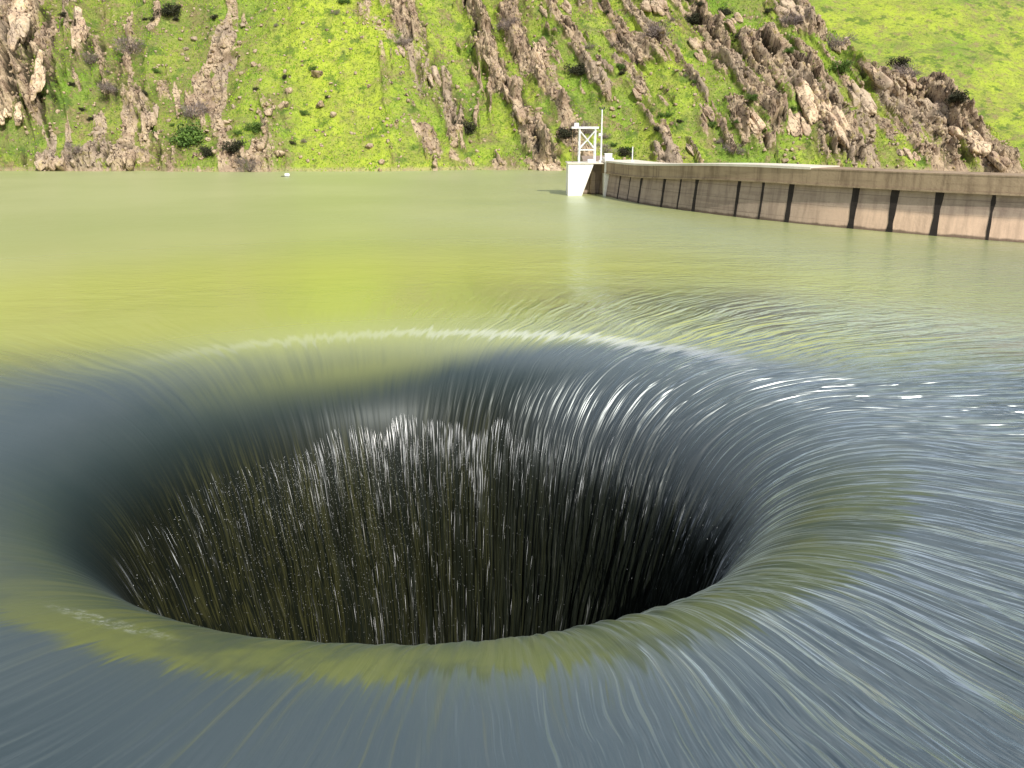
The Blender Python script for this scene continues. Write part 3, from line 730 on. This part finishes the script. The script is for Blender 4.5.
    fr2 = m.math('ADD', m.math('MULTIPLY', fx, fx), m.math('MULTIPLY', fy, fy))
    scum = m.math('MULTIPLY', m.ramp(fr2, .5, .05), m.ramp(m.noise(p, 6, 6, .8), .44, .74))
    crest = m.math('MULTIPLY', m.math('MULTIPLY', m.ramp(m.math('ABSOLUTE', m.math('ADD', arc_, m.math('MULTIPLY', strk, 3))), .75, .1), m.ramp(c[1], .45, .85)), m.ramp(c[0], -.5, .4, .10, .32))
    fo = m.math('MAXIMUM', fo, m.math('MAXIMUM', crest, m.math('MULTIPLY', scum, .35)))
    fd = m.n('ShaderNodeBsdfDiffuse'); fd.inputs['Color'].default_value = (.75, .78, .8, 1)
    m2 = m.n('ShaderNodeMixShader'); m.l(fo, m2.inputs[0]); m.l(mx.outputs[0], m2.inputs[1]); m.l(fd.outputs[0], m2.inputs[2])
    return m.done(m2.outputs[0])
M_WATER = mat_water('murky_green_water')

# dam line in plan (reservoir side of the face)
DAM = [(12.5,172),(11.2,150),(9.9,130),(9.4,117),(10.0,106),(13.0,92.9),(17.1,83),(22.4,74.5),(28.6,67.0),(35.2,60.8),(46,53),(62,44.5),(85,36),(120,28)]
def catmull(P, n=14):
    P = [Vector(p) for p in P]; out = []
    for i in range(len(P) - 1):
        a = P[max(i - 1, 0)]; b = P[i]; c = P[i + 1]; d = P[min(i + 2, len(P) - 1)]
        for k in range(n):
            t = k / n; out.append(.5 * ((2 * b) + (c - a) * t + (2 * a - 5 * b + 4 * c - d) * t * t + (3 * b - a - 3 * c + d) * t**3))
    out.append(P[-1]); return out
DC = catmull(DAM)
DX = np.array([p.x for p in DC]); DY = np.array([p.y for p in DC])

def water_part(name, i0, i1, parent=None):
    V = VW[i0:i1].reshape(-1, 3); n = N[i0:i1].reshape(-1, 3); Fq = grid_faces(i1 - i0, NTH, True)
    a = A[i0:i1].reshape(-1)
    if name == 'lake_water':
        cx = V[Fq].mean(1)[:, :2] + HC
        # remove what lies downstream of the dam: right of the face line
        yy = np.clip(cx[:, 1], DY.min(), DY.max()); xd = np.interp(yy, DY[::-1], DX[::-1])
        Fq = Fq[~((cx[:, 0] > xd + 1.2))]
        used = np.unique(Fq); mp = np.full(len(V), -1); mp[used] = np.arange(len(used)); V = V[used]; n = n[used]; a = a[used]; Fq = mp[Fq]
    me = np_mesh(name, V, Fq); vattr(me, 'arc', a)
    me.polygons.foreach_set('use_smooth', [True] * len(me.polygons))
    if me.polygons[10].normal.dot(Vector(n[me.polygons[10].vertices[0]])) < 0: me.flip_normals()
    me.normals_split_custom_set_from_vertices(n)
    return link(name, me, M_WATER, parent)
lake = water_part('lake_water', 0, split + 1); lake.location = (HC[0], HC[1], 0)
tag(lake, 'green murky lake surface sliding towards the round hole', kind='structure')

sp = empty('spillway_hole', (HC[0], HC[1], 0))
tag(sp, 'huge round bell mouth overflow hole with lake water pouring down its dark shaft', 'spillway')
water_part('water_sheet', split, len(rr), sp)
# dark concrete bell mouth under the sheet
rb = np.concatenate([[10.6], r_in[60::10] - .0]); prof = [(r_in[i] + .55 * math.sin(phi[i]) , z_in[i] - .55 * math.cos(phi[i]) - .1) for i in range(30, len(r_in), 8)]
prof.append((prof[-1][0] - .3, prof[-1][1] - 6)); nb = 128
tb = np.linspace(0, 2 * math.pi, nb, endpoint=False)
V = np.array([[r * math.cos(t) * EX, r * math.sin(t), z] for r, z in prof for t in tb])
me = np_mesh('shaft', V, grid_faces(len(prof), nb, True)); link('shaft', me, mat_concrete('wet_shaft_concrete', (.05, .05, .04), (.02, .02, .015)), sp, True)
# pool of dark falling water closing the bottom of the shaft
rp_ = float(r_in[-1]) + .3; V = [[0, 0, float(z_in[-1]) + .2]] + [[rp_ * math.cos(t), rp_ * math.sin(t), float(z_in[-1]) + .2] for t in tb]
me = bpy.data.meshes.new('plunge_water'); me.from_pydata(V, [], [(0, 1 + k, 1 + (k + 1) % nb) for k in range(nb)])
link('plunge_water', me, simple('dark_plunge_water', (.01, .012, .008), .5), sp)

# droplets and strands flying off the sheet
m = NT('spray'); MS = m.done(m.princ((.85, .87, .88), .25, .6))
def surf(t, s, off):
    r = np.interp(s, s_in, r_in) - off; z = np.interp(s, s_in, z_in) + off * .25
    return np.stack([r * np.cos(t) * EX, r * np.sin(t), z], -1)
n = 7000
t = RNG.uniform(0, 2 * math.pi, n); t[:6000] = RNG.normal(R(120), R(24), 6000)
s_ = 5.6 + RNG.gamma(1.3, 2.2, n); P = surf(t, s_, RNG.exponential(.14, n) + .05); rad_ = RNG.uniform(.002, .007, n) * RNG.uniform(.7, 1.3, n)
octv = np.array([[1,0,0],[-1,0,0],[0,1,0],[0,-1,0],[0,0,1.8],[0,0,-1.8]], float); octf = np.array([[0,2,4],[2,1,4],[1,3,4],[3,0,4],[2,0,5],[1,2,5],[3,1,5],[0,3,5]])
V = (P[:, None, :] + octv[None] * rad_[:, None, None]).reshape(-1, 3); Fq = (octf[None] + 6 * np.arange(n)[:, None, None]).reshape(-1, 3)
dr = link('droplets', np_mesh('droplets', V, Fq), MS, sp); dr['kind'] = 'stuff'
n = 480
t = np.where(RNG.random(n) < .97, RNG.normal(R(97), R(17), n), RNG.uniform(0, 2 * math.pi, n))
s0 = 5.2 + .9 * vnoise(np.cos(t) * 9, np.sin(t) * 9, seed=3) * .6 + np.where(RNG.random(n) < .6, RNG.exponential(.35, n), RNG.exponential(4, n)); ln = RNG.uniform(.25, 1.1, n); wd = RNG.uniform(.0008, .003, n) / 5
off = RNG.uniform(.05, .10, n)
Aa = surf(t, s0, off); Bb = surf(t, s0 + ln, off + .05); Lf = surf(t - wd, s0 + ln * .4, off + .02); Rt = surf(t + wd, s0 + ln * .4, off + .02)
V = np.stack([Aa, Lf, Bb, Rt], 1).reshape(-1, 3)
sr = link('strands', np_mesh('strands', V, np.arange(4 * n).reshape(-1, 4)), MS, sp); sr['kind'] = 'stuff'

# ------------------------------------------------------------------ near bank under the camera
Xb = np.linspace(-160, 160, 320); Qb = np.linspace(0, 90, 120)
Xa, Qa = np.meshgrid(Xb, Qb, indexing='ij')
Ya = 3.2 - Qa - .0009 * Xa**2 + 1.2 * vnoise(Xa / 6, Qa * 0, seed=80); Za = -2.6 + smin(.95 * Qa, 8.2 + .02 * Qa, 2) + .25 * fbm(Xa / 2, Qa / 2, seed=81)
me = np_mesh('near_bank', np.stack([Xa, Ya, Za], -1).reshape(-1, 3), grid_faces(len(Xb), len(Qb)))
vattr(me, 'rock', .4 + 0 * Xa); vattr(me, 'lush', 0 * Xa)
nb_ = link('near_bank', me, M_HILL); tag(nb_, kind='structure')
# lake bed / canyon floor reaching the horizon
me = np_mesh('ground', [(-3000, -3000, -44), (3000, -3000, -44), (3000, 3000, -44), (-3000, 3000, -44)], [[0, 1, 2, 3]])
vattr(me, 'rock', [.3] * 4); vattr(me, 'lush', [0] * 4)
tag(link('ground', me, M_HILL), kind='structure')

# ------------------------------------------------------------------ dam
dam = empty('concrete_dam', (22.4, 74.5, 0)); D0 = Vector((22.4, 74.5, 0))
tag(dam, 'long curved concrete dam wall with brown parapet band across the right of the lake', 'dam')
pts = [Vector((p.x, p.y, 0)) for p in DC]
nrm = []
for i, p in enumerate(pts):
    tg = (pts[min(i + 1, len(pts) - 1)] - pts[max(i - 1, 0)]).normalized(); nrm.append(Vector((tg.y, -tg.x, 0)) * 1)   # towards the reservoir
nrm = [(-n if n.x > 0 else n) for n in nrm]
TOPZ = 3.8
def lift(y): return .62 * float(sstep(97, 76, y))
iP = int(np.argmin(np.abs(np.array([p.y for p in pts]) - 104.5)))
def sweep(name, sec, mat, i0=0, i1=None, parent=dam, bevel=0):
    i1 = len(pts) if i1 is None else i1; V = []; Fs = []; k = len(sec)
    for i in range(i0, i1):
        for o, z in sec: V.append(pts[i] + nrm[i] * o + Vector((0, 0, z + (lift(pts[i].y) if z > 1 else 0))) - D0)
    m_ = i1 - i0
    for i in range(m_ - 1):
        for j in range(k): Fs.append((i * k + j, (i + 1) * k + j, (i + 1) * k + (j + 1) % k, i * k + (j + 1) % k))
    Fs += [tuple(range(k))[::-1], tuple((m_ - 1) * k + j for j in range(k))]
    mb = MB(); mb.add(V, Fs); return mb.build(name, mat, parent, bevel)
# offsets: + towards the lake
sweep('face', [(-4.5, -43), (1.6, -43), (.16, 0), (-.16, 2.45), (-4.5, 2.45)], M_FACE)
sweep('ledge', [(-1, 2.455), (.27, 2.455), (.27, 2.60), (-1, 2.60)], M_BAND, iP)
sweep('parapet', [(-3.6, 2.605), (.18, 2.605), (.20, TOPZ - .14), (-3.6, TOPZ - .14)], M_BAND, iP)
ic = int(np.argmin(np.abs(project(np.array([[p.x, p.y, TOPZ] for p in pts]))[0][50:] - 815))) + 50
sweep('coping', [(-3.7, TOPZ - .137), (.26, TOPZ - .137), (.26, TOPZ + .05), (-3.7, TOPZ + .05)], M_COP, iP, ic + 1)
sweep('coping', [(-3.6, TOPZ - .137), (.22, TOPZ - .137), (.22, TOPZ - .04), (-3.6, TOPZ - .04)], M_BAND, ic)
# vertical joints, dark and weeping
arr = np.array([[p.x, p.y, 1.2] for p in pts]); jx, _, _ = project(arr)
for k, pxj in enumerate((619, 629, 640, 663, 679, 695, 737, 761, 789, 853, 892, 936, 990)):
    i = int(np.argmin(np.abs(jx[50:] - pxj))) + 50
    i = min(max(i, 1), len(pts) - 2)
    f = np.interp(pxj, [jx[i - 1], jx[i], jx[i + 1]], [-1, 0, 1]) if jx[i + 1] > jx[i - 1] else 0
    base = pts[i].lerp(pts[i + 1], f) if f >= 0 else pts[i].lerp(pts[i - 1], -f)
    tg = (pts[i + 1] - pts[i - 1]).normalized(); nr = nrm[i]; wj = (.13, .07, .18, .18, .10, .18, .15, .12, .22, .26, .22, .26, .1)[k]
    mb = MB(); rs = random.Random(k)
    lf = lift(base.y); zs = [-.6, 0, .5, 1.0, 1.5, 2.0, 2.44]; V = []
    for z in zs:
        ww = wj * rs.uniform(.8, 1.2) * (1.15 if z > 1.6 else 1); o = .16 - .32 / 2.45 * z
        for sgn, oo in ((-1, -.1), (-1, .035), (1, .035), (1, -.1)):
            V.append(base + tg * (sgn * ww + rs.uniform(-.03, .03)) + nr * (o + oo) + Vector((0, 0, z * (1 + lf / 2.45) if z > 0 else z)) - D0)
    Fs = [(a * 4 + b, a * 4 + b + 1, a * 4 + b + 5, a * 4 + b + 4) for a in range(len(zs) - 1) for b in range(3)]
    mb.add(V, Fs); mb.build('joint', M_JOINT, dam)

# ------------------------------------------------------------------ white pier at the far end of the dam
PY = 104.0
pier = empty('concrete_pier', (8.3, PY, 0)); O = Vector((8.3, PY, 0))
tag(pier, 'white concrete pier with slanted fin at the far end of the dam', 'pier')
def poly(name, xz, y0, dy, mat, par=pier, bevel=.04):
    mb = MB(); mb.prism([Vector((x, y0, z)) - O for x, z in xz], (0, dy, 0)); return mb.build(name, mat, par, bevel)
poly('block', [(6.25, -6), (7.6, -6), (7.85, 0), (9.1, 3.45), (6.25, 3.45)], PY - 1.2, 3.6, M_WHITE)
poly('recess_wall', [(7.0, -6), (11.2, -6), (11.2, 3.3), (7.0, 3.3)], PY + 1.6, .6, M_FACE)
poly('recess_rib', [(8.95, -6), (9.5, -6), (9.5, 2.4), (8.95, 3.0)], PY + 1.0, .6, M_FACE)
poly('fin', [(10.15, -6), (10.45, -6), (10.5, 0), (11.3, 3.5), (11.25, 4.1), (10.25, 4.1), (10.3, 3.5), (10.25, 0)], PY - 1.6, 3.2, M_WHITE)
poly('cap', [(6.15, 3.453), (10.22, 3.453), (10.22, 3.58), (6.15, 3.58)], PY - 1.3, 4.6, M_COP)

# lattice frame standing on the pier
fr_ = empty('lattice_frame', (8.4, PY, 3.58)); O2 = Vector((8.4, PY, 3.58))
tag(fr_, 'white steel lattice frame with crossed braces standing on the white pier', 'steel frame')
x0, x1, ya, yb, zt = 7.5, 9.25, PY - .6, PY + .6, 3.75
def member(name, p, q, r=.075, par=fr_, org=O2, mat=M_STEEL, n=6):
    mb = MB(); mb.bar(Vector(p) - org, Vector(q) - org, r, n); return mb.build(name, mat, par)
b0 = 3.58
for x in (x0, x1):
    for y in (ya, yb): member('post', (x, y, b0), (x, y, b0 + zt), .09)
for y in (ya, yb):
    member('brace', (x0, y, b0 + 1.45), (x1, y, b0 + zt - .3), .055); member('brace', (x1, y, b0 + 1.45), (x0, y, b0 + zt - .3), .055)
    member('crossbar', (x0, y, b0 + 1.35), (x1, y, b0 + 1.35), .06)
for x in (x0, x1): member('crossbar', (x, ya, b0 + 1.35), (x, yb, b0 + 1.35), .06)
mb = MB(); mb.box(Vector((8.1, PY, b0 + zt)) - O2, (3.0, 1.5, .22)); mb.build('top_beam', M_STEEL, fr_, .02)
mb = MB(); mb.box(Vector((7.15, PY - .2, b0 + zt + .32)) - O2, (.5, .6, .38)); mb.build('hoist', M_STEEL, fr_, .03)
mb = MB(); mb.bar(Vector((6.75, PY, b0 + zt - .1)) - O2, Vector((6.75, PY, b0)) - O2, .03, 6); mb.build('hoist_chain', simple('rusty_chain', (.35, .24, .14), .7), fr_)
mb = MB(); mb.box(Vector((8.8, PY - .9, b0 + .2)) - O2, (.8, .4, .36)); mb.build('gate_housing', M_STEEL, fr_, .03)

mast = empty('mast', (10.0, PY + .3, 3.58)); O3 = Vector((10.0, PY + .3, 3.58))
tag(mast, 'slim white mast with a small instrument head right of the lattice frame', 'mast')
mb = MB(); mb.bar((0, 0, 0), (0, 0, 5.7), .11, 8, .07); mb.build('pole', M_STEEL, mast)
mb = MB(); mb.box((0, 0, .1), (.5, .5, .2)); mb.bar((0, 0, .2), (0, 0, .5), .16, 8, .1); mb.build('base', M_STEEL, mast, .01)
mb = MB(); mb.box((-.12, 0, 3.0), (.4, .25, .3)); mb.build('junction_box', M_STEEL, mast, .01)
mb = MB(); mb.box((0, 0, 5.72), (.5, .12, .08)); mb.bar((-.25, 0, 5.72), (-.25, 0, 5.95), .07, 8); mb.bar((.25, 0, 5.72), (.25, 0, 5.95), .07, 8); mb.bar((0, 0, 5.7), (0, 0, 6.0), .03, 6)
mb.build('instrument_head', M_DARK, mast)

cab = empty('control_cabinet', (10.8, PY + .1, 4.10))
tag(cab, 'small white cabinet sitting on top of the slanted fin', 'cabinet')
mb = MB(); mb.box((0, 0, .2), (.8, .7, .4)); mb.build('body', M_STEEL, cab, .03)
mb = MB(); mb.prism([(-.45, -.4, .403), (.45, -.4, .403), (.45, .4, .403), (-.45, .4, .403)], (0, 0, .06)); mb.build('lid', M_STEEL, cab, .02)
pp = empty('rail_post', (12.9, 99.4, TOPZ + .05)); tag(pp, 'lone short white post on the dam crest right of the mast', 'post')
mb = MB(); mb.bar((0, 0, 0), (0, 0, 1.55), .06, 8); mb.build('pole', M_STEEL, pp)
mb = MB(); mb.box((0, 0, .04), (.35, .35, .08)); mb.build('base', M_STEEL, pp, .01)

# float on the water near the far shore
fl = empty('float', (-34.6, 141.5, 0)); tag(fl, 'small white float with a dark waterline riding on the lake near the far left shore', 'float')
V, Fq = block_mesh(8, 3, .02, 1)
o = link('body', np_mesh('body', V * [.40, .32, .24] + [.1, 0, .24], Fq), M_STEEL, fl, True)
mb = MB(); mb.prism([(-.8, -.25, -.08), (.3, -.3, -.08), (.5, 0, -.08), (.3, .3, -.08), (-.8, .25, -.08)], (0, 0, .16)); mb.build('base', M_DARK, fl, .03)
